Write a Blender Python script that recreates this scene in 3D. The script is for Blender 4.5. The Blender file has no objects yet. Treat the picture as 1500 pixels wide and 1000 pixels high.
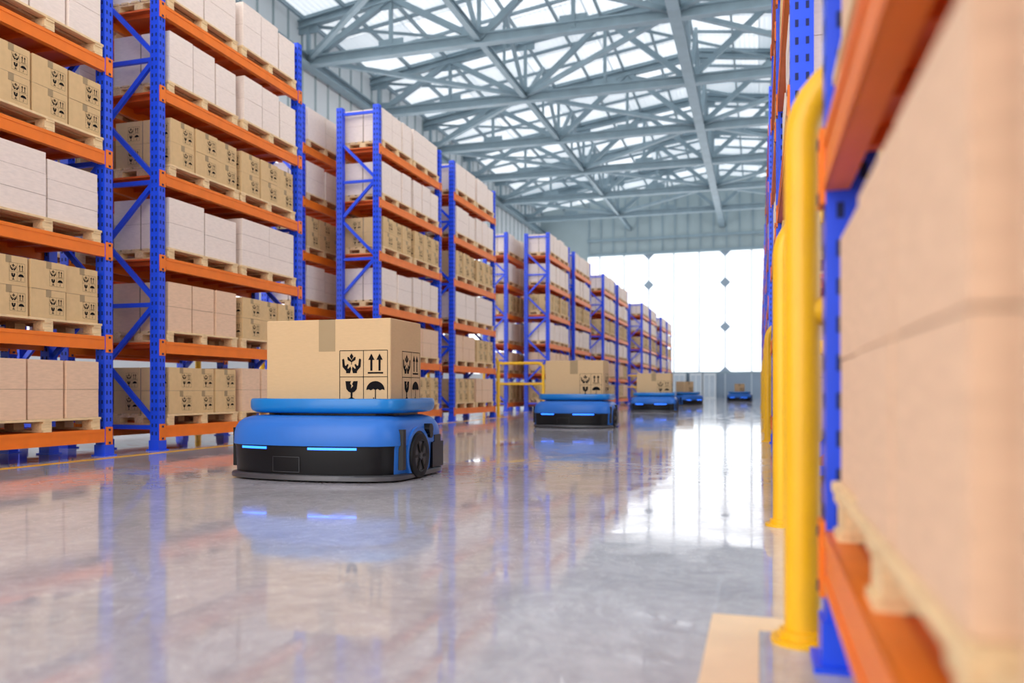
import bpy, math, random
from mathutils import Vector, Matrix
random.seed(7)
scene = bpy.context.scene
try:
    scene.view_settings.view_transform = 'Standard'
    scene.view_settings.look = 'None'
except Exception as e:
    print(e)

# ------------------------------------------------------------------ materials
def new_mat(name):
    m = bpy.data.materials.new(name); m.use_nodes = True
    nt = m.node_tree
    return m, nt, nt.nodes['Principled BSDF']

def setin(b, k, v):
    if k in b.inputs: b.inputs[k].default_value = v

def simple(name, col, rough=0.5, metal=0.0, var=0.08, scale=6.0, bump=0.0, emis=None, es=0.0, coat=0.0, stretch=(1,1,1), spec=0.5):
    m, nt, b = new_mat(name)
    tc = nt.nodes.new('ShaderNodeTexCoord')
    mp = nt.nodes.new('ShaderNodeMapping'); mp.inputs['Scale'].default_value = stretch
    nt.links.new(tc.outputs['Object'], mp.inputs['Vector'])
    n = nt.nodes.new('ShaderNodeTexNoise'); n.inputs['Scale'].default_value = scale; n.inputs['Detail'].default_value = 4
    nt.links.new(mp.outputs['Vector'], n.inputs['Vector'])
    r = nt.nodes.new('ShaderNodeValToRGB')
    r.color_ramp.elements[0].position = 0.3; r.color_ramp.elements[1].position = 0.7
    c0 = [max(0, c*(1-var)) for c in col]; c1 = [min(1, c*(1+var)) for c in col]
    r.color_ramp.elements[0].color = (*c0, 1); r.color_ramp.elements[1].color = (*c1, 1)
    nt.links.new(n.outputs['Fac'], r.inputs['Fac'])
    nt.links.new(r.outputs['Color'], b.inputs['Base Color'])
    setin(b, 'Roughness', rough); setin(b, 'Metallic', metal); setin(b, 'Coat Weight', coat); setin(b, 'Specular IOR Level', spec)
    if bump:
        bp = nt.nodes.new('ShaderNodeBump'); bp.inputs['Strength'].default_value = bump
        nt.links.new(n.outputs['Fac'], bp.inputs['Height']); nt.links.new(bp.outputs['Normal'], b.inputs['Normal'])
    if emis:
        setin(b, 'Emission Color', (*emis, 1)); setin(b, 'Emission Strength', es)
    return m

M = {}
M['blue'] = simple('rack_blue_paint', (0.009, 0.07, 0.80), 0.34, var=0.05)
M['orange'] = simple('rack_orange_paint', (0.88, 0.195, 0.012), 0.42, var=0.06, spec=.35)
M['deck'] = simple('rack_deck_orange', (0.78, 0.13, 0.018), 0.5, var=0.08, spec=.35)
M['hole'] = simple('hole_dark', (0.004, 0.012, 0.09), 0.8)
M['white'] = simple('pale_carton', (0.87, 0.74, 0.66), 0.75, var=0.05, scale=14, bump=0.03, stretch=(1, 1, 4), spec=.25)
M['pink'] = simple('plain_carton', (0.80, 0.54, 0.365), 0.75, var=0.06, scale=12, bump=0.03, stretch=(1, 1, 5), spec=.25)
M['tan'] = simple('cardboard', (0.70, 0.475, 0.24), 0.75, var=0.04, scale=14, bump=0.02, spec=.25)
M['herotan'] = simple('cardboard_smooth', (0.63, 0.435, 0.24), 0.7, var=0.025, scale=22, stretch=(1, 1, 5), spec=.25)
M['tape'] = simple('packing_tape', (0.36, 0.25, 0.125), 0.45, var=0.03)
M['ink'] = simple('print_ink', (0.008, 0.007, 0.008), 0.8, spec=.1)
M['gap'] = simple('carton_seam', (0.33, 0.24, 0.18), 0.9)
M['wood'] = simple('pallet_wood', (0.83, 0.60, 0.33), 0.7, var=0.15, scale=9, stretch=(6, 1, 6), bump=0.05)
M['yellow'] = simple('guard_yellow', (0.88, 0.47, 0.005), 0.34, var=0.04)
M['line'] = simple('floor_line_yellow', (0.90, 0.44, 0.02), 0.4, var=0.08)
M['line_glare'] = simple('floor_line_yellow_overexposed', (0.90, 0.64, 0.39), 0.4, var=0.06)  # same yellow line, its overexposed glare put into the colour
M['steel'] = simple('truss_steel', (0.26, 0.35, 0.40), 0.42, metal=0.2, var=0.1, scale=1.5)
M['steel2'] = simple('purlin_steel', (0.24, 0.32, 0.37), 0.5, var=0.08, scale=1.5)
M['rblue'] = simple('robot_blue', (0.022, 0.155, 0.58), 0.34, var=0.03, spec=.4)
M['pblue'] = simple('platform_blue', (0.003, 0.19, 0.56), 0.28, var=0.03, coat=0.2, spec=.4)
M['black'] = simple('robot_black', (0.003, 0.003, 0.004), 0.35, var=0.1, spec=.3)
M['rubber'] = simple('tyre_rubber', (0.008, 0.008, 0.009), 0.6, spec=.3)
M['skirt'] = simple('robot_bumper_grey', (0.08, 0.08, 0.09), 0.35, metal=0.5)
M['hub'] = simple('wheel_hub', (0.03, 0.03, 0.034), 0.35, metal=0.5)
M['led'] = simple('led_blue', (0.01, 0.05, 0.7), 0.3, emis=(0.02, 0.17, 1.0), es=4.0)
M['wall'] = simple('wall_panel_grey', (0.33, 0.41, 0.43), 0.7, var=0.05, scale=0.5)
M['wallw'] = simple('wall_panel_white', (0.66, 0.70, 0.72), 0.7, var=0.04, scale=0.5)
M['walld'] = simple('wall_panel_bluegrey', (0.24, 0.31, 0.39), 0.6, var=0.06, scale=0.5)
M['dia'] = simple('door_bracket', (0.30, 0.38, 0.46), 0.6, var=0.06, scale=0.5)
M['seam'] = simple('door_seam_grey', (0.44, 0.51, 0.57), 0.6)
M['glass'] = simple('translucent_door_panel', (0.75, 0.78, 0.80), 0.5, emis=(0.97, 0.985, 1.0), es=1.25)
M['glow_pane'] = simple('added_glow_pane', (0.85, 0.9, 0.95), 0.5, emis=(1.0, 0.98, 0.97), es=1.8)  # emissive side-wall panes, added to help light the hall

# roof sheets: translucent panels of varied brightness, back-lit by daylight
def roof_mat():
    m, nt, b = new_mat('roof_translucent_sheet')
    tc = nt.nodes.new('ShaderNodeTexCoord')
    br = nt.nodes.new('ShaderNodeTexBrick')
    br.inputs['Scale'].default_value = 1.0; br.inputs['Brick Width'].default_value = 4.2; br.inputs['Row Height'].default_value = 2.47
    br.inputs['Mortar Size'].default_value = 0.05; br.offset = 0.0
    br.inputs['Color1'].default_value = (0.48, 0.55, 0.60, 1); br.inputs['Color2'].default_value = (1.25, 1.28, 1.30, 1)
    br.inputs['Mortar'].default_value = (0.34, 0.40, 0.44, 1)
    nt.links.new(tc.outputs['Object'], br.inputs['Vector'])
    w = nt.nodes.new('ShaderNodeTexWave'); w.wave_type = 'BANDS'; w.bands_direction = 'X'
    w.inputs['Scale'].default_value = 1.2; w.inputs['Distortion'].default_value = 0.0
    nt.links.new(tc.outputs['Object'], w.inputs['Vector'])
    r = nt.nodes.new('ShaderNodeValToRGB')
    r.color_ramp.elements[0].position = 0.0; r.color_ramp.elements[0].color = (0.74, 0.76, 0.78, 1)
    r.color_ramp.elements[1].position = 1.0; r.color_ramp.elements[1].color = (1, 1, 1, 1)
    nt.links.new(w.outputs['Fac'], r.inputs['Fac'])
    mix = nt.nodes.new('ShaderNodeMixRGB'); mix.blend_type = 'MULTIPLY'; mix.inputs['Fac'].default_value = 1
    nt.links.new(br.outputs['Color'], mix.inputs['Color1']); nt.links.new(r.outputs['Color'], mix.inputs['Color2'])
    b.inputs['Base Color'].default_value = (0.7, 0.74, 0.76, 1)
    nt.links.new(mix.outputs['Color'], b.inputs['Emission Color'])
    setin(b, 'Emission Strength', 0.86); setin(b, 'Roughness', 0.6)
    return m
M['roof'] = roof_mat()

def floor_mat():
    m, nt, b = new_mat('polished_concrete')
    tc = nt.nodes.new('ShaderNodeTexCoord')
    def noise(scale, detail=6, stretch=(1, 1, 1), dist=0.0, rough=.5):
        mp = nt.nodes.new('ShaderNodeMapping'); mp.inputs['Scale'].default_value = stretch
        nt.links.new(tc.outputs['Object'], mp.inputs['Vector'])
        n = nt.nodes.new('ShaderNodeTexNoise'); n.inputs['Scale'].default_value = scale
        n.inputs['Detail'].default_value = detail; n.inputs['Distortion'].default_value = dist; n.inputs['Roughness'].default_value = rough
        nt.links.new(mp.outputs['Vector'], n.inputs['Vector']); return n
    def ramp(src, p0, c0, p1, c1):
        r = nt.nodes.new('ShaderNodeValToRGB')
        r.color_ramp.elements[0].position = p0; r.color_ramp.elements[0].color = (*c0, 1)
        r.color_ramp.elements[1].position = p1; r.color_ramp.elements[1].color = (*c1, 1)
        nt.links.new(src, r.inputs['Fac']); return r
    def mul(a, c, fac=1, mode='MULTIPLY'):
        mix = nt.nodes.new('ShaderNodeMixRGB'); mix.blend_type = mode; mix.inputs['Fac'].default_value = fac
        nt.links.new(a, mix.inputs['Color1']); nt.links.new(c, mix.inputs['Color2']); return mix
    n1 = noise(0.8, 10, dist=0.6, rough=.62); n2 = noise(6.0, 10, dist=2.0, rough=.65); n3 = noise(1.6, 8, (1, 1, 1), 2.5, .6)
    n4 = noise(1.2, 5, (1, 1, 1), 9.0, .55)
    r = ramp(n1.outputs['Fac'], .32, (0.44, 0.42, 0.455), .66, (0.62, 0.595, 0.625))
    r2 = ramp(n2.outputs['Fac'], .36, (0.84, 0.83, 0.84), .6, (1, 1, 1))
    r4 = nt.nodes.new('ShaderNodeValToRGB'); e = r4.color_ramp.elements
    e[0].position = .49; e[0].color = (0, 0, 0, 1); e[1].position = .5; e[1].color = (.16, .16, .16, 1)
    x = e.new(.51); x.color = (0, 0, 0, 1)
    nt.links.new(n4.outputs['Fac'], r4.inputs['Fac'])
    c = mul(r.outputs['Color'], r2.outputs['Color']); c = mul(c.outputs['Color'], r4.outputs['Color'], 1, 'ADD')
    nt.links.new(c.outputs['Color'], b.inputs['Base Color'])
    rr = nt.nodes.new('ShaderNodeMapRange')
    rr.inputs['From Min'].default_value = 0.40; rr.inputs['From Max'].default_value = 0.68
    rr.inputs['To Min'].default_value = 0.025; rr.inputs['To Max'].default_value = 0.15
    nt.links.new(n3.outputs['Fac'], rr.inputs['Value']); nt.links.new(rr.outputs['Result'], b.inputs['Roughness'])
    bp = nt.nodes.new('ShaderNodeBump'); bp.inputs['Strength'].default_value = 0.012; bp.inputs['Distance'].default_value = 0.03
    nt.links.new(n1.outputs['Fac'], bp.inputs['Height']); nt.links.new(bp.outputs['Normal'], b.inputs['Normal'])
    setin(b, 'Specular IOR Level', 0.95)
    return m
M['floor'] = floor_mat()

# ------------------------------------------------------------------ mesh builder
class MB:
    def __init__(s): s.v = []; s.f = []; s.m = []; s.mats = []
    def mi(s, k):
        if k not in s.mats: s.mats.append(k)
        return s.mats.index(k)
    def face(s, pts, k):
        b = len(s.v); s.v += [tuple(p) for p in pts]; s.f.append(tuple(range(b, b+len(pts)))); s.m.append(s.mi(k))
    def hexa(s, c, k):
        b = len(s.v); s.v += [tuple(p) for p in c]; i = s.mi(k)
        for q in ((0,3,2,1),(4,5,6,7),(0,1,5,4),(1,2,6,5),(2,3,7,6),(3,0,4,7)):
            s.f.append(tuple(b+j for j in q)); s.m.append(i)
    def box(s, a, c, k):
        x0,y0,z0 = [min(a[i],c[i]) for i in range(3)]; x1,y1,z1 = [max(a[i],c[i]) for i in range(3)]
        s.hexa([(x0,y0,z0),(x1,y0,z0),(x1,y1,z0),(x0,y1,z0),(x0,y0,z1),(x1,y0,z1),(x1,y1,z1),(x0,y1,z1)], k)
    def beam(s, p, q, w, h, k):
        p = Vector(p); q = Vector(q); d = (q-p).normalized()
        up = Vector((0,0,1)) if abs(d.z) < 0.99 else Vector((0,1,0))
        sd = d.cross(up).normalized()*(w/2); u = sd.normalized().cross(d).normalized()*(h/2)
        s.hexa([p-sd-u, p+sd-u, q+sd-u, q-sd-u, p-sd+u, p+sd+u, q+sd+u, q-sd+u], k)
    def ibeam(s, p, q, w, h, k, t=0.035):
        p = Vector(p); q = Vector(q); o = Vector((0,0,h/2))
        s.beam(p+o, q+o, w, t, k); s.beam(p-o, q-o, w, t, k); s.beam(p, q, t, h, k)
    def loft(s, secs, kf, caps=(True, True)):
        n = len(secs[0]); b = len(s.v)
        for sec in secs: s.v += [tuple(p) for p in sec]
        for i in range(len(secs)-1):
            for j in range(n):
                a = b+i*n+j; c = b+i*n+(j+1) % n
                mid = (Vector(s.v[a])+Vector(s.v[c])+Vector(s.v[a+n])+Vector(s.v[c+n]))/4
                s.f.append((a, c, c+n, a+n)); s.m.append(s.mi(kf(mid, i)))
        if caps[0]:
            s.f.append(tuple(b+j for j in reversed(range(n)))); s.m.append(s.mi(kf(Vector(secs[0][0]), 0)))
        if caps[1]:
            o = b+(len(secs)-1)*n
            s.f.append(tuple(o+j for j in range(n))); s.m.append(s.mi(kf(Vector(secs[-1][0]), len(secs)-2)))
    def tube(s, path, r, k, n=14):
        path = [Vector(p) for p in path]; secs = []; ref = None
        for i, p in enumerate(path):
            d = (path[min(i+1, len(path)-1)]-path[max(i-1, 0)]).normalized()
            if ref is None: ref = Vector((0,1,0)) if abs(d.y) < .9 else Vector((1,0,0))
            a = d.cross(ref).normalized(); b2 = a.cross(d).normalized()
            secs.append([p+a*math.cos(t*2*math.pi/n)*r+b2*math.sin(t*2*math.pi/n)*r for t in range(n)])
        s.loft(secs, lambda m, i: k)
    def mesh(s, name, smooth=False):
        me = bpy.data.meshes.new(name); me.from_pydata(s.v, [], s.f)
        for k in s.mats: me.materials.append(M[k])
        me.polygons.foreach_set('material_index', s.m)
        if smooth:
            me.polygons.foreach_set('use_smooth', [True]*len(s.f))
        me.update(); return me

def add(name, me, loc=(0,0,0), rz=0, parent=None, autosmooth=False):
    o = bpy.data.objects.new(name, me); scene.collection.objects.link(o)
    o.location = loc; o.rotation_euler = (0, 0, rz)
    if parent: o.parent = parent
    if autosmooth:
        md = o.modifiers.new('split', 'EDGE_SPLIT'); md.split_angle = math.radians(38)
    return o

# ------------------------------------------------------------------ printed symbols
def decal(mb, o, r, u, s, nrm, off=0.002, grid=True):
    """2x2 handling symbols. o = lower-left corner, r/u unit vectors, s cell size."""
    o = Vector(o)+Vector(nrm)*off; r = Vector(r); u = Vector(u)
    flip = r.cross(u).dot(Vector(nrm)) < 0
    def P(cx, cy, pts):
        q = [o+r*((cx+x)*s)+u*((cy+y)*s) for x, y in pts]
        if flip: q.reverse()
        mb.face(q, 'ink')
    def R(cx, cy, x0, y0, x1, y1): P(cx, cy, [(x0,y0),(x1,y0),(x1,y1),(x0,y1)])
    t = 0.024
    for k in (0, 1, 2):
        R(0, 0, k-t/2-0, 0, k+t/2, 2); R(0, 0, 0, k-t/2, 2, k+t/2)
    # hands (top-left): cupped hands around a sprig
    for sg in (0, 1):
        f = (lambda x: x) if sg == 0 else (lambda x: 1-x)
        pts = [(.10,.66),(.16,.70),(.19,.66),(.22,.44),(.26,.42),(.33,.50),(.38,.46),(.32,.33),(.36,.31),(.46,.40),(.485,.30),(.44,.14),(.27,.14),(.27,.22),(.12,.38)]
        pts = [(f(x), y) for x, y in pts]
        if sg: pts.reverse()
        P(0, 1, pts)
    P(0, 1, [(.5,.90),(.42,.78),(.5,.64),(.58,.78)])
    P(0, 1, [(.49,.56),(.49,.64),(.38,.76),(.32,.76),(.34,.64)]); P(0, 1, [(.51,.56),(.66,.64),(.68,.76),(.62,.76),(.51,.64)])
    P(0, 1, [(.485,.46),(.515,.46),(.515,.62),(.485,.62)])
    # arrows (top-right)
    R(1, 1, .18, .12, .82, .18)
    for x in (.33, .67):
        R(1, 1, x-.045, .23, x+.045, .66); P(1, 1, [(x-.13,.64),(x+.13,.64),(x,.88)])
    # glass (bottom-left)
    P(0, 0, [(.24,.84),(.28,.54),(.37,.44),(.46,.40),(.46,.22),(.33,.16),(.33,.12),(.67,.12),(.67,.16),(.54,.22),(.54,.40),(.63,.44),(.72,.54),(.76,.84),(.58,.84),(.52,.72),(.57,.66),(.47,.56),(.50,.68),(.44,.74),(.48,.84)])
    # umbrella (bottom-right)
    pts = [(.5+.38*math.cos(a), .50+.34*math.sin(a)) for a in [math.pi*i/12 for i in range(13)]]
    pts += [(.22,.53),(.31,.49),(.41,.54),(.5,.50),(.59,.54),(.69,.49),(.78,.53)]
    P(1, 0, pts)
    R(1, 0, .48, .18, .52, .52); P(1, 0, [(.40,.22),(.40,.15),(.45,.11),(.52,.13),(.52,.2),(.48,.2),(.46,.16),(.44,.18),(.44,.22)])

# ------------------------------------------------------------------ pallet loads
PL, PD, PH = 1.36, 0.84, 0.13
def pallet(mb):
    y0 = -PL/2
    for i in range(6):
        x = -PD+0.02+i*(PD-0.11)/5
        mb.box((x, y0, PH-.022), (x+.095, -y0, PH), 'wood')
    for yc in (y0+.06, 0, -y0-.06):
        mb.box((-PD+.02, yc-.05, PH-.044), (0.0, yc+.05, PH-.022), 'wood')
        mb.box((-PD+.02, yc-.05, 0), (0.0, yc+.05, .02), 'wood')
        for xc in (-.07, -PD/2, -PD+.09):
            mb.box((xc-.06, yc-.06, .02), (xc+.06, yc+.06, PH-.044), 'wood')
def load(kind, seed):
    rnd = random.Random(seed); mb = MB(); pallet(mb)
    cols, layers, hh, mat = {'white2': (2, 2, .60, 'white'), 'white3': (3, 2, .60, 'white'),
        'sym3': (3, 2, .56, 'tan'), 'plain3': (3, 2, .585, 'pink'), 'white2b': (2, 3, .64, 'white')}[kind]
    W = (PL-.03)/cols; gapw = .028
    for c in range(cols):
        h = hh-(rnd.choice([0, 0, .05]) if kind not in ('sym3', 'plain3') else 0)
        jx = rnd.uniform(-.03, .0)
        y0 = -PL/2+.015+c*W+gapw/2; y1 = y0+W-gapw
        lh = h/layers
        mb.box((-PD+.04, y0+.006, PH), (-.006+jx, y1-.006, PH+h-.01), 'gap')
        for l in range(layers):
            z0 = PH+l*lh+.002; z1 = PH+(l+1)*lh-.002
            dx = jx+rnd.uniform(-.004, .002)
            for (xa, xb) in ((-PD/2+.01, dx), (-PD+.03, -PD/2-.01)):
                mb.box((xa, y0, z0), (xb, y1, z1), mat)
            if kind == 'sym3':
                s = .085
                decal(mb, (dx, y1-.03-2*s, z0+.04), (0,1,0), (0,0,1), s, (1,0,0))
                if c == 0:
                    decal(mb, (dx-.03-2*s, y0, z0+.04), (1,0,0), (0,0,1), s, (0,-1,0))
                    decal(mb, (-PD/2-.04-2*s, y0, z0+.04), (1,0,0), (0,0,1), s, (0,-1,0))
                mb.box((dx-.002, (y0+y1)/2-.03, z1-.07), (dx+.0015, (y0+y1)/2+.03, z1), 'tape')
    return mb.mesh('load_'+kind)
LOADS = {k: [load(k, i*11+j) for j in range(3)] for i, k in enumerate(('white2', 'white3', 'sym3', 'plain3', 'white2b'))}

# ------------------------------------------------------------------ rack
L, D, H = 3.12, 0.87, 5.98
LV = [0.22+0.99*k for k in range(6)]
def rack_mesh(dz=0):
    mb = MB(); uw, ud = .11, .12
    for y0 in (0, L-uw):
        for x0 in (-ud, -D):
            mb.box((x0, y0, .012), (x0+ud, y0+uw, H), 'blue')
            mb.box((x0-.03, y0-.03, 0), (x0+ud+.03, y0+uw+.03, .014), 'blue')
            mb.box((x0-.01, y0-.01, .014), (x0+ud+.01, y0+uw+.01, .12), 'blue')
            z = .2
            while z < H-.06:
                for a in (.03, .08):
                    e = .0015; hw, hh = .009, .02
                    if x0 == -ud:
                        mb.face([(e, y0+a-hw, z-hh), (e, y0+a+hw, z-hh), (e, y0+a+hw, z+hh), (e, y0+a-hw, z+hh)], 'hole')
                    xx = x0+a*1.08
                    mb.face([(xx-hw, y0-e, z-hh), (xx+hw, y0-e, z-hh), (xx+hw, y0-e, z+hh), (xx-hw, y0-e, z+hh)], 'hole')
                    mb.face([(xx+hw, y0+uw+e, z-hh), (xx-hw, y0+uw+e, z-hh), (xx-hw, y0+uw+e, z+hh), (xx+hw, y0+uw+e, z+hh)], 'hole')
                z += .095
        yc = y0+uw/2; xf, xr = -ud, -D+ud
        z = .35; k = 0
        while z+.78 < H:
            a, b = ((xf, xr) if k % 2 == 0 else (xr, xf))
            mb.beam((a, yc, z), (b, yc, z+.62), .04, .055, 'blue')
            if k % 2 == 0: mb.beam((xf, yc, z-.08), (xr, yc, z-.08), .04, .05, 'blue')
            z += .72; k += 1
        mb.beam((xf, yc, H-.12), (xr, yc, H-.12), .04, .05, 'blue')
    for z in LV:
        z += dz
        for x0 in (-.055, -D):
            mb.box((x0, uw, z-.07), (x0+.055, L-uw, z+.07), 'orange')
        # ribs of the front beam and end connectors
        mb.box((-.002, uw+.01, z+.035), (.006, L-uw-.01, z+.07), 'orange')
        mb.box((-.002, uw+.01, z-.07), (.006, L-uw-.01, z-.04), 'orange')
        for y0 in (.0, L-uw):
            mb.box((.0, y0+.012, z-.10), (.014, y0+uw-.006 if y0 == 0 else y0+uw-.012, z+.09), 'orange')
            for zz in (z-.08, z+.06):
                mb.box((.013, y0+.04, zz-.012), (.017, y0+.07, zz+.012), 'hole')
        mb.box((-D+.055, uw, z+.045), (-.055, L-uw, z+.066), 'deck')
        for i in range(9):
            y = uw+.1+i*(L-2*uw-.2)/8
            mb.box((-D+.055, y-.025, z-.0), (-.055, y+.025, z+.045), 'deck')
    return mb.mesh('pallet_rack')
RDZ = .06
RACK = rack_mesh(); RACKR = rack_mesh(RDZ)

DEF = [('sym3','plain3'), ('plain3','sym3'), ('white2','white2b'), ('sym3','sym3'), ('white3','white3'), ('white2','white3')]
ARR_A = [('plain3','plain3'), ('sym3','sym3'), ('white2b','white2b'), ('sym3','sym3'), ('white2','white3'), ('white2','white2')]
ARR_C = [('sym3','sym3'), ('plain3','plain3'), ('white2','white3'), ('sym3','sym3'), ('white3','white3'), ('white3','white2b')]
def rack(xf, y0, side, arr, rnd):
    """side +1: front faces +x, -1: front faces -x"""
    if side > 0: o = add('pallet_rack', RACK, (xf, y0, 0), 0)
    else: o = add('pallet_rack', RACKR, (xf, y0+L, 0), math.pi)
    for k, z in enumerate(LV):
        if side < 0: z += RDZ
        for j, yc in enumerate((.84, 2.28)):
            kind = arr[k][j]
            xo = .008 if side > 0 else -.010
            c = add('loaded_pallet_%d_%d' % (k+1, j+1), rnd.choice(LOADS[kind]), (xo+rnd.uniform(-.01, .005), yc+rnd.uniform(-.02, .02), z+.0705), 0, o)
    return o
rnd = random.Random(3)
X0, X1 = -6.70, 0.16
def arrs(i): return [DEF, ARR_C, ARR_A][i % 3]
left_rows = [(0.32, ARR_C), (4.12, ARR_A), (7.95, DEF), (13.72, ARR_C), (17.58, DEF), (26.5, ARR_C), (30.45, DEF), (36.6, ARR_C), (40.5, DEF), (49.4, ARR_C), (53.3, DEF), (59.4, ARR_C), (63.3, DEF)]
for y, a in left_rows:
    rack(X0, y, 1, a, rnd)
for i, (y, a) in enumerate(left_rows):
    yy = y-(.45 if i > 2 else 0)
    rack(-8.02, yy, 1, [[ARR_C, DEF][i % 2], ARR_A][i % 3 == 0], rnd)
right_rows = [-4.6, -.82, 4.65, 8.45, 14.9, 18.7, 27.2, 31.0, 37.4, 41.2, 50.1, 53.9, 60.3, 64.1]
for i, y in enumerate(right_rows):
    a = [('plain3','plain3')]+list(DEF[1:]) if i < 2 else arrs(i)
    rack(X1, y, -1, a, rnd)

# ------------------------------------------------------------------ guards
def guard(x0, x1, y, r=.048, hgt=1.6):
    mb = MB(); R = .2; path = [(x0, y, 0.01), (x0, y, hgt-R)]
    path += [(x0+R-R*math.cos(a), y, hgt-R+R*math.sin(a)) for a in [math.pi/2*i/8 for i in range(1, 9)]]
    path += [(x1-R+R*math.sin(a), y, hgt-R+R*math.cos(a)) for a in [math.pi/2*i/8 for i in range(0, 9)]]
    path += [(x1, y, .01)]
    mb.tube(path, r, 'yellow', 20)
    mb.tube([(x0, y, .92), (x1, y, .92)], r*.8, 'yellow', 16)
    for x in (x0, x1):
        for (rr, z0, z1) in ((.085, 0, .014), (.062, .014, .035)):
            s = [[(x+rr*math.cos(t*math.pi/12), y+rr*math.sin(t*math.pi/12), z) for t in range(24)] for z in (z0, z1)]
            mb.loft(s, lambda m, i: 'yellow')
    return add('safety_guard_rail', mb.mesh('safety_guard_rail', True), autosmooth=True)
for y in (2.42, 4.47, 11.72, 14.7, 22.0, 27.0, 34.3, 37.2): guard(.115, 1.1, y)
for y in (13.1, 25.8, 35.9, 48.7, 58.8): guard(-8.75, -6.72, y)
for y in (11.3, 21.0): guard(-8.75, -6.72, y)

# floor marking
mb = MB()
def strip(xa, ya, xb, yb, k='line'): mb.box((xa, ya, 0.0005), (xb, yb, .003), k)
blocksL = [(-1, 11.35), (12.9, 21.1), (25.6, 33.9), (35.7, 44.0), (48.5, 56.8), (58.6, 66.8)]
for a, b in blocksL:
    strip(-6.52, a, -6.42, b); strip(-9.1, a, -6.52, a+.10); strip(-9.1, b-.10, -6.52, b)
for a, b in [(-5, 2.64)]:
    strip(-.14, a, 0.0, b, 'line_glare'); strip(0, a, 1.3, a+.14, 'line_glare'); strip(0, b-.14, 1.3, b, 'line_glare')  # near yellow line, painted pale to look washed out by light
add('floor_marking', mb.mesh('floor_marking'))

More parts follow.
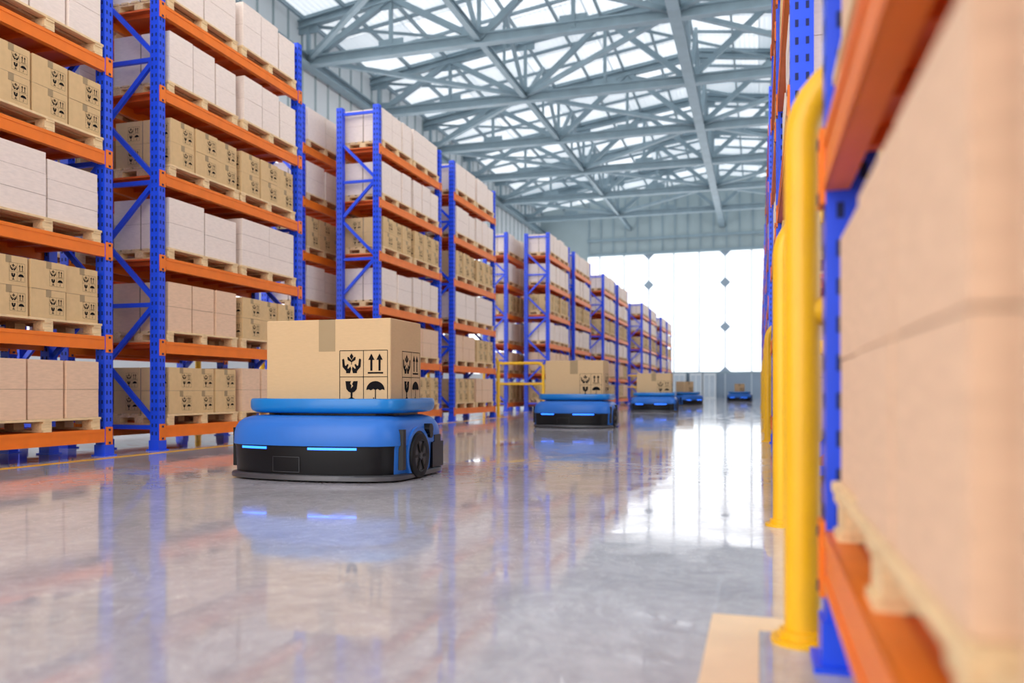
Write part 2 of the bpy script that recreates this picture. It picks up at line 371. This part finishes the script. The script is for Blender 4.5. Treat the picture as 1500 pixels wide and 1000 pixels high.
# ------------------------------------------------------------------ robot
def outline(a, b, n=4.6, N=96, z=0, bow=0.0):
    out = []
    for i in range(N):
        t = 2*math.pi*i/N; c, s = math.cos(t), math.sin(t)
        rr = (abs(c/a)**n+abs(s/b)**n)**(-1/n)
        x, y = rr*c, rr*s
        y += bow*(y/b)*(1-min(1, abs(x)/a)**2)
        out.append((x, y, z))
    return out
RA, RB, BOW, NN = .755, .52, .125, 7.5
def robot_parts():
    parts = {}
    mb = MB()
    secs = [outline(RA*s, RB*s, NN, 160, z, BOW) for z, s in ((.045,.955),(.06,.965),(.25,.975),(.272,.982),(.276,.992),(.285,.995),(.36,.99),(.41,.975),(.45,.945),(.48,.895),(.497,.82),(.503,.70))]
    def kf(m, i):
        if m.z < .275:
            if abs(m.x) > RA*.86 and -.44 < m.y < .24: return 'rblue'
            return 'black'
        return 'rblue'
    mb.loft(secs, kf)
    parts['body'] = mb.mesh('robot_body', True)
    mb = MB()
    mb.loft([outline(RA*s, RB*s, NN, 128, z, BOW) for z, s in ((.010,.98),(.016,1.014),(.044,1.014),(.054,1.0),(.060,.95))], lambda m, i: 'skirt')
    parts['bumper'] = mb.mesh('robot_bumper', True)
    mb = MB()
    mb.loft([[(p[0], p[1]+.08, p[2]) for p in outline(.70*s, .46*s, 6, 128, z, .06)] for z, s in ((.520,.90),(.524,.945),(.54,.985),(.565,1.0),(.615,1.0),(.632,.99),(.637,.975),(.634,.955),(.60,.93),(.588,.90))], lambda m, i: 'pblue')
    parts['lift_platform'] = mb.mesh('lift_platform', True)
    mb = MB()
    mb.loft([[(p[0], p[1]+.08, p[2]) for p in outline(.58, .38, 5, 48, z)] for z in (.48, .535)], lambda m, i: 'black')
    parts['lift_column'] = mb.mesh('lift_column')
    def yf(x, s):
        a = RA*s; q = min(1, abs(x)/a)
        return -(RB*s)*(1-q**NN)**(1/NN)-BOW*(1-q**NN)**(1/NN)*(1-q*q)
    def curved(x0, x1, z0, z1, s, k, n=14):
        for i in range(n):
            a = x0+(x1-x0)*i/n; b = x0+(x1-x0)*(i+1)/n
            mb.face([(a, yf(a, s)-.004, z0), (b, yf(b, s)-.004, z0), (b, yf(b, s)-.004, z1), (a, yf(a, s)-.004, z1)], k)
    mb = MB()
    curved(-.56, -.30, .248, .266, .982, 'led'); curved(.07, .46, .248, .266, .982, 'led')
    parts['led_strip'] = mb.mesh('led_strip')
    mb = MB()
    for (a, b, z0, z1) in ((-.24, .0, .19, .193), (-.24, .0, .075, .078), (-.24, -.237, .075, .193), (-.003, 0, .075, .193)):
        curved(a, b, z0, z1, .980, 'skirt', 4)
    WY = -.10
    for sg in (-1, 1):
        x = sg*RA*.95
        mb.box((x, -.40, .09), (sg*(RA*1.003), -.345, .40), 'black')
        mb.box((x, .20, .06), (sg*(RA*1.0), .44, .27), 'black')
        mb.box((x, .24, .27), (sg*(RA*1.0), .38, .33), 'black')
        mb.tube([(sg*.60, .10, .385), (sg*.785, .10, .385)], .045, 'black', 20)
        mb.tube([(sg*.60, .13, .345), (sg*.775, .13, .345)], .035, 'black', 16)
        arch = []
        for rr, xx in ((.225, sg*.70), (.225, sg*.762), (.195, sg*.762), (.195, sg*.70)):
            arch.append([(xx, WY+rr*math.cos(t*math.pi/20), .185+max(-.13, rr*math.sin(t*math.pi/20))) for t in range(40)])
        mb.loft(arch, lambda m, i: 'rblue')
        disc = [[(xx, WY+.2*math.cos(t*math.pi/20), .185+max(-.12, .2*math.sin(t*math.pi/20))) for t in range(40)] for xx in (sg*.70, sg*.757)]
        mb.loft(disc, lambda m, i: 'black')
    parts['trim'] = mb.mesh('robot_trim')
    mb = MB(); prof = [(.0, .10), (.0, .165), (.012, .178), (.03, .18), (.06, .18), (.078, .176), (.085, .16), (.085, .125), (.075, .115), (.075, .04), (.082, .035)]
    mb.loft([[(x, r*math.cos(t*math.pi/24), r*math.sin(t*math.pi/24)) for t in range(48)] for x, r in prof],
            lambda m, i: 'rubber' if i < 7 else 'hub')
    for t in range(6):
        a = t*math.pi/3
        mb.beam((.079, .03*math.cos(a), .03*math.sin(a)), (.079, .12*math.cos(a), .12*math.sin(a)), .012, .02, 'rubber')
    parts['wheel'] = mb.mesh('wheel', True)
    return parts
RP = robot_parts()
def robot(x, y, rz=0):
    o = add('warehouse_robot', RP['body'], (x, y, 0), rz, autosmooth=True)
    for k in ('bumper', 'lift_platform', 'lift_column', 'led_strip', 'trim'):
        add(k, RP[k], parent=o, autosmooth=k in ('bumper', 'lift_platform', 'trim'))
    add('wheel_1', RP['wheel'], (.70, -.10, .1805), 0, o, True)
    add('wheel_2', RP['wheel'], (-.70, -.10, .1805), math.pi, o, True)
    return o

def carton_mesh(w=1.13, d=.61, h=.69):
    mb = MB(); x0, x1, y0, y1 = -w/2, w/2, -d/2, d/2
    b = .006
    def rr(z, ins):
        a, c, e, f = x0+ins, x1-ins, y0+ins, y1-ins; k = b
        return [(a+k, e, z), (c-k, e, z), (c, e+k, z), (c, f-k, z), (c-k, f, z), (a+k, f, z), (a, f-k, z), (a, e+k, z)]
    mb.loft([rr(0, b), rr(b, 0), rr(h-b, 0), rr(h, b)], lambda m, i: 'herotan')
    e = .0015; t = .075
    mb.box((-t, y0-e, h-.26), (t, y0+.002, h+e), 'tape')
    mb.box((-t, y1-.002, h-.26), (t, y1+e, h+e), 'tape')
    mb.box((-t, y0-e, h-.002), (t, y1+e, h+e), 'tape')
    s = .212
    decal(mb, (x1-.025-2*s, y0, .0+.01), (1,0,0), (0,0,1), s, (0,-1,0))
    o = Vector((x1, y1-.03-.36, .01))
    tmp = MB(); decal(tmp, (0,0,0), (0,1,0), (0,0,1), .18, (1,0,0))
    k = .212/.18
    for f in tmp.f:
        mb.face([(o.x+tmp.v[i][0], o.y+tmp.v[i][1], o.z+tmp.v[i][2]*k) for i in f], 'ink')
    return mb.mesh('carton')
CARTON = carton_mesh()
def carton_small(w=.62, d=.55, h=.55):
    mb = MB(); mb.box((-w/2, -d/2, 0), (w/2, d/2, h), 'herotan'); mb.box((-.05, -d/2-.0015, h-.15), (.05, d/2+.0015, h+.0015), 'tape')
    decal(mb, (w/2-.3, -d/2, .02), (1,0,0), (0,0,1), .14, (0,-1,0)); return mb.mesh('carton_small')
CS = carton_small()
for (x, y, rz, me) in ((-3.37, 6.17, 0, CARTON), (-3.40, 15.6, 0, CARTON), (-3.36, 27.7, 0, CARTON), (-3.36, 40.0, .9, CS), (-1.2, 54.5, 0, CS)):
    robot(x, y, rz)
    add('cardboard_box', me, (x+.0-.08*math.sin(rz), y+.09*math.cos(rz), .589), rz)

# ------------------------------------------------------------------ building shell
XL, XR, YB, YF = -20.6, 15.4, 78.0, -14.0
RZ, EZ, RX = 20.6, 18.2, -3.25
mb = MB(); mb.box((XL-1, YF, -.2), (XR+1, YB+.6, 0), 'floor'); add('floor', mb.mesh('floor'))
def rz(x):
    return RZ-(RZ-EZ)*abs(x-RX)/(RX-XL if x < RX else XR-RX)
mb = MB()
mb.hexa([(XL-.2,YF,EZ),(RX,YF,RZ),(RX,YB+.5,RZ),(XL-.2,YB+.5,EZ),(XL-.2,YF,EZ+.1),(RX,YF,RZ+.1),(RX,YB+.5,RZ+.1),(XL-.2,YB+.5,EZ+.1)], 'roof')
mb.hexa([(RX,YF,RZ),(XR+.2,YF,EZ),(XR+.2,YB+.5,EZ),(RX,YB+.5,RZ),(RX,YF,RZ+.1),(XR+.2,YF,EZ+.1),(XR+.2,YB+.5,EZ+.1),(RX,YB+.5,RZ+.1)], 'roof')
add('ceiling', mb.mesh('ceiling'))
def side_wall(name, x, sg, wn):
    mb = MB()
    mb.box((x, YF, 0), (x+sg*.25, YB, 2.0), 'wallw'); mb.box((x, YF, 13.0), (x+sg*.25, YB, EZ+.3), 'wallw')
    y = YF
    while y < YB-.1:
        mb.box((x, y, 2.0), (x+sg*.25, min(y+.7, YB), 13.0), 'wallw'); y += 7.4
    y = YF
    while y < YB:
        mb.box((x, y, 13.0), (x-sg*.06, y+.08, EZ+.1), 'wall'); y += 1.2
    add(name, mb.mesh(name))
    mb = MB(); mb.box((x+sg*.10, YF, 2.0), (x+sg*.14, YB, 13.0), 'glow_pane')  # added glowing strip along the side wall, a light source for the interior
    y = YF
    while y < YB:
        mb.box((x+sg*.02, y, 2.0), (x+sg*.10, y+.08, 13.0), 'seam'); y += 1.85
    for z in (4.2, 6.4, 8.6, 10.8): mb.box((x+sg*.02, YF, z), (x+sg*.10, YB, z+.08), 'seam')
    add(wn, mb.mesh(wn))
side_wall('wall_left', XL, -1, 'glow_pane_1'); side_wall('wall_right', XR, 1, 'glow_pane_2')
# back wall in three pieces around the hangar door
DX0, DX1, DZ0, DZ1 = -15.9, 11.9, 2.4, 13.6
mb = MB(); mb.box((XL-.2, YB, 0), (DX0, YB+.4, 21), 'wall'); add('wall_back', mb.mesh('wall_back'))
mb = MB(); mb.box((DX1, YB, 0), (XR+.2, YB+.4, 21), 'wall'); add('wall_back', mb.mesh('wall_back'))
mb = MB(); mb.box((DX0, YB, DZ1), (DX1, YB+.4, 21), 'wall')
x = DX0+.1
while x < DX1:
    mb.box((x, YB-.08, DZ1), (x+.12, YB, 19), 'steel'); x += 1.17
mb.box((DX0, YB-.2, DZ1), (DX1, YB, DZ1+.25), 'steel'); mb.box((DX0, YB-.2, 15.0), (DX1, YB, 15.25), 'steel')
add('wall_back', mb.mesh('wall_back'))
mb = MB(); E = .02
mb.box((DX0+E, YB+.15, DZ0), (DX1-E, YB+.2, DZ1-E), 'glass')
mb.box((DX0+E, YB+.05, 0), (DX1-E, YB+.3, DZ0), 'walld')
mb.box((DX0+E, YB+.0, DZ0-.12), (DX1-E, YB+.2, DZ0+.05), 'steel')
x = -3.0-7.02*2
while x < DX1:
    if x > DX0+.1: mb.box((x-.06, YB+.02, 0), (x+.06, YB+.14, DZ1-E), 'seam')
    x += 7.02/3
for k in range(-1, 2):
    xc = -3.0-7.02*k; r = .5; ya, yb = YB, YB+.1
    for zc in (6.6, 10.7):
        mb.hexa([(xc-r, ya, zc), (xc, ya, zc-r), (xc+r, ya, zc), (xc, ya, zc+r), (xc-r, yb, zc), (xc, yb, zc-r), (xc+r, yb, zc), (xc, yb, zc+r)], 'dia')
    for zc, dr in ((DZ1-E, -r), (DZ0+.05, r)):
        mb.hexa([(xc-r, ya, zc), (xc, ya, zc+dr), (xc+r, ya, zc), (xc, ya, zc), (xc-r, yb, zc), (xc, yb, zc+dr), (xc+r, yb, zc), (xc, yb, zc)], 'dia')
add('door_1', mb.mesh('door_1'))
mb = MB()
for xa in (-7.6, -6.1, -4.9):
    mb.box((xa, YB-1.2, 0), (xa+1.1, YB-.3, 2.3), 'wallw'); mb.box((xa+.1, YB-1.22, .15), (xa+.5, YB-1.2, 2.1), 'seam'); mb.box((xa+.6, YB-1.22, .15), (xa+1.0, YB-1.2, 2.1), 'seam')
    mb.box((xa-.03, YB-1.24, 2.3), (xa+1.13, YB-.28, 2.36), 'steel')
add('storage_cabinets', mb.mesh('storage_cabinets'))

# ------------------------------------------------------------------ roof trusses
BZ = 16.0
nodes = [XL+.5+4.2*i for i in range(9)]
mb = MB()
mb.ibeam((XL, 0, BZ), (XR, 0, BZ), .40, .40, 'steel', .07)
for sgn in (0, 1):
    a, b = ((XL, RX), (RX, XR))[sgn]
    mb.ibeam((a, 0, rz(a)-.45), (b, 0, rz(b)-.45), .34, .34, 'steel', .06)
for i, x in enumerate(nodes):
    mb.beam((x, 0, BZ), (x, 0, rz(x)-.45), .16, .16, 'steel')
    if i+1 < len(nodes):
        x2 = nodes[i+1]
        if i % 2 == 0: mb.beam((x, 0, BZ), (x2, 0, rz(x2)-.45), .26, .26, 'steel')
        else: mb.beam((x, 0, rz(x)-.45), (x2, 0, BZ), .26, .26, 'steel')
    mb.box((x-.6, -.04, BZ-.1), (x+.6, .04, BZ+.55), 'steel')
    mb.box((x-.5, -.04, rz(x)-.95), (x+.5, .04, rz(x)-.4), 'steel')
TR = mb.mesh('roof_truss')
TY = [4.2+7.4*i for i in range(10)]
for y in TY: add('roof_truss', TR, (0, y, 0))
mb = MB()
for x, w in ((nodes[0], .5), (RX, .5), (nodes[8], .5)): mb.ibeam((x, YF, BZ-.02), (x, YB, BZ-.02), w, .4, 'steel', .06)
for x in (nodes[2], nodes[6]): mb.ibeam((x, YF, BZ+.05), (x, YB, BZ+.05), .26, .26, 'steel', .05)
for j in range(len(TY)-1):
    y0, y1 = TY[j], TY[j+1]; ym = (y0+y1)/2
    for i in (0, 2, 4, 6):
        if (i//2+j) % 2 == 0: mb.beam((nodes[i], y0, BZ+.1), (nodes[i+2], y1, BZ+.1), .2, .2, 'steel')
        else: mb.beam((nodes[i+2], y0, BZ+.1), (nodes[i], y1, BZ+.1), .2, .2, 'steel')
    for x in (nodes[2], RX+.0, nodes[6]):
        zt = rz(x)-.5
        mb.beam((x, y0, BZ), (x, ym, zt), .18, .18, 'steel'); mb.beam((x, ym, zt), (x, y1, BZ), .18, .18, 'steel')
        mb.beam((x, ym, BZ), (x, ym, zt), .12, .12, 'steel')
    for i in (0, 3, 5):
        a, b = nodes[i], nodes[i+2]
        mb.beam((a, y0, rz(a)-.6), (b, y1, rz(b)-.6), .12, .12, 'steel')
add('roof_bracing', mb.mesh('roof_bracing'))
mb = MB()
x = XL+.3
while x < XR:
    z = rz(x)-.22; mb.beam((x, YF, z), (x, YB, z), .11, .2, 'steel2'); x += 2.1
y = YF+1
while y < YB:
    for a, b in ((XL, RX), (RX, XR)): mb.beam((a, y, rz(a)-.08), (b, y, rz(b)-.08), .10, .16, 'steel2')
    y += 2.47
add('roof_purlins', mb.mesh('roof_purlins'))

# ------------------------------------------------------------------ world + camera
w = bpy.data.worlds.new('world'); scene.world = w; w.use_nodes = True
bg = w.node_tree.nodes['Background']; bg.inputs['Color'].default_value = (1.0, 0.955, 0.91, 1); bg.inputs['Strength'].default_value = 3.5

cam = bpy.data.cameras.new('camera'); co = bpy.data.objects.new('camera', cam); scene.collection.objects.link(co)
co.location = (0, 0, .70); co.rotation_euler = (math.radians(90), 0, math.atan(362/1200))
cam.lens = 28.8; cam.sensor_width = 36; cam.shift_y = .048
cam.clip_start = .05; cam.clip_end = 400
cam.dof.use_dof = True; cam.dof.focus_distance = 6.4; cam.dof.aperture_fstop = 1.3
scene.camera = co
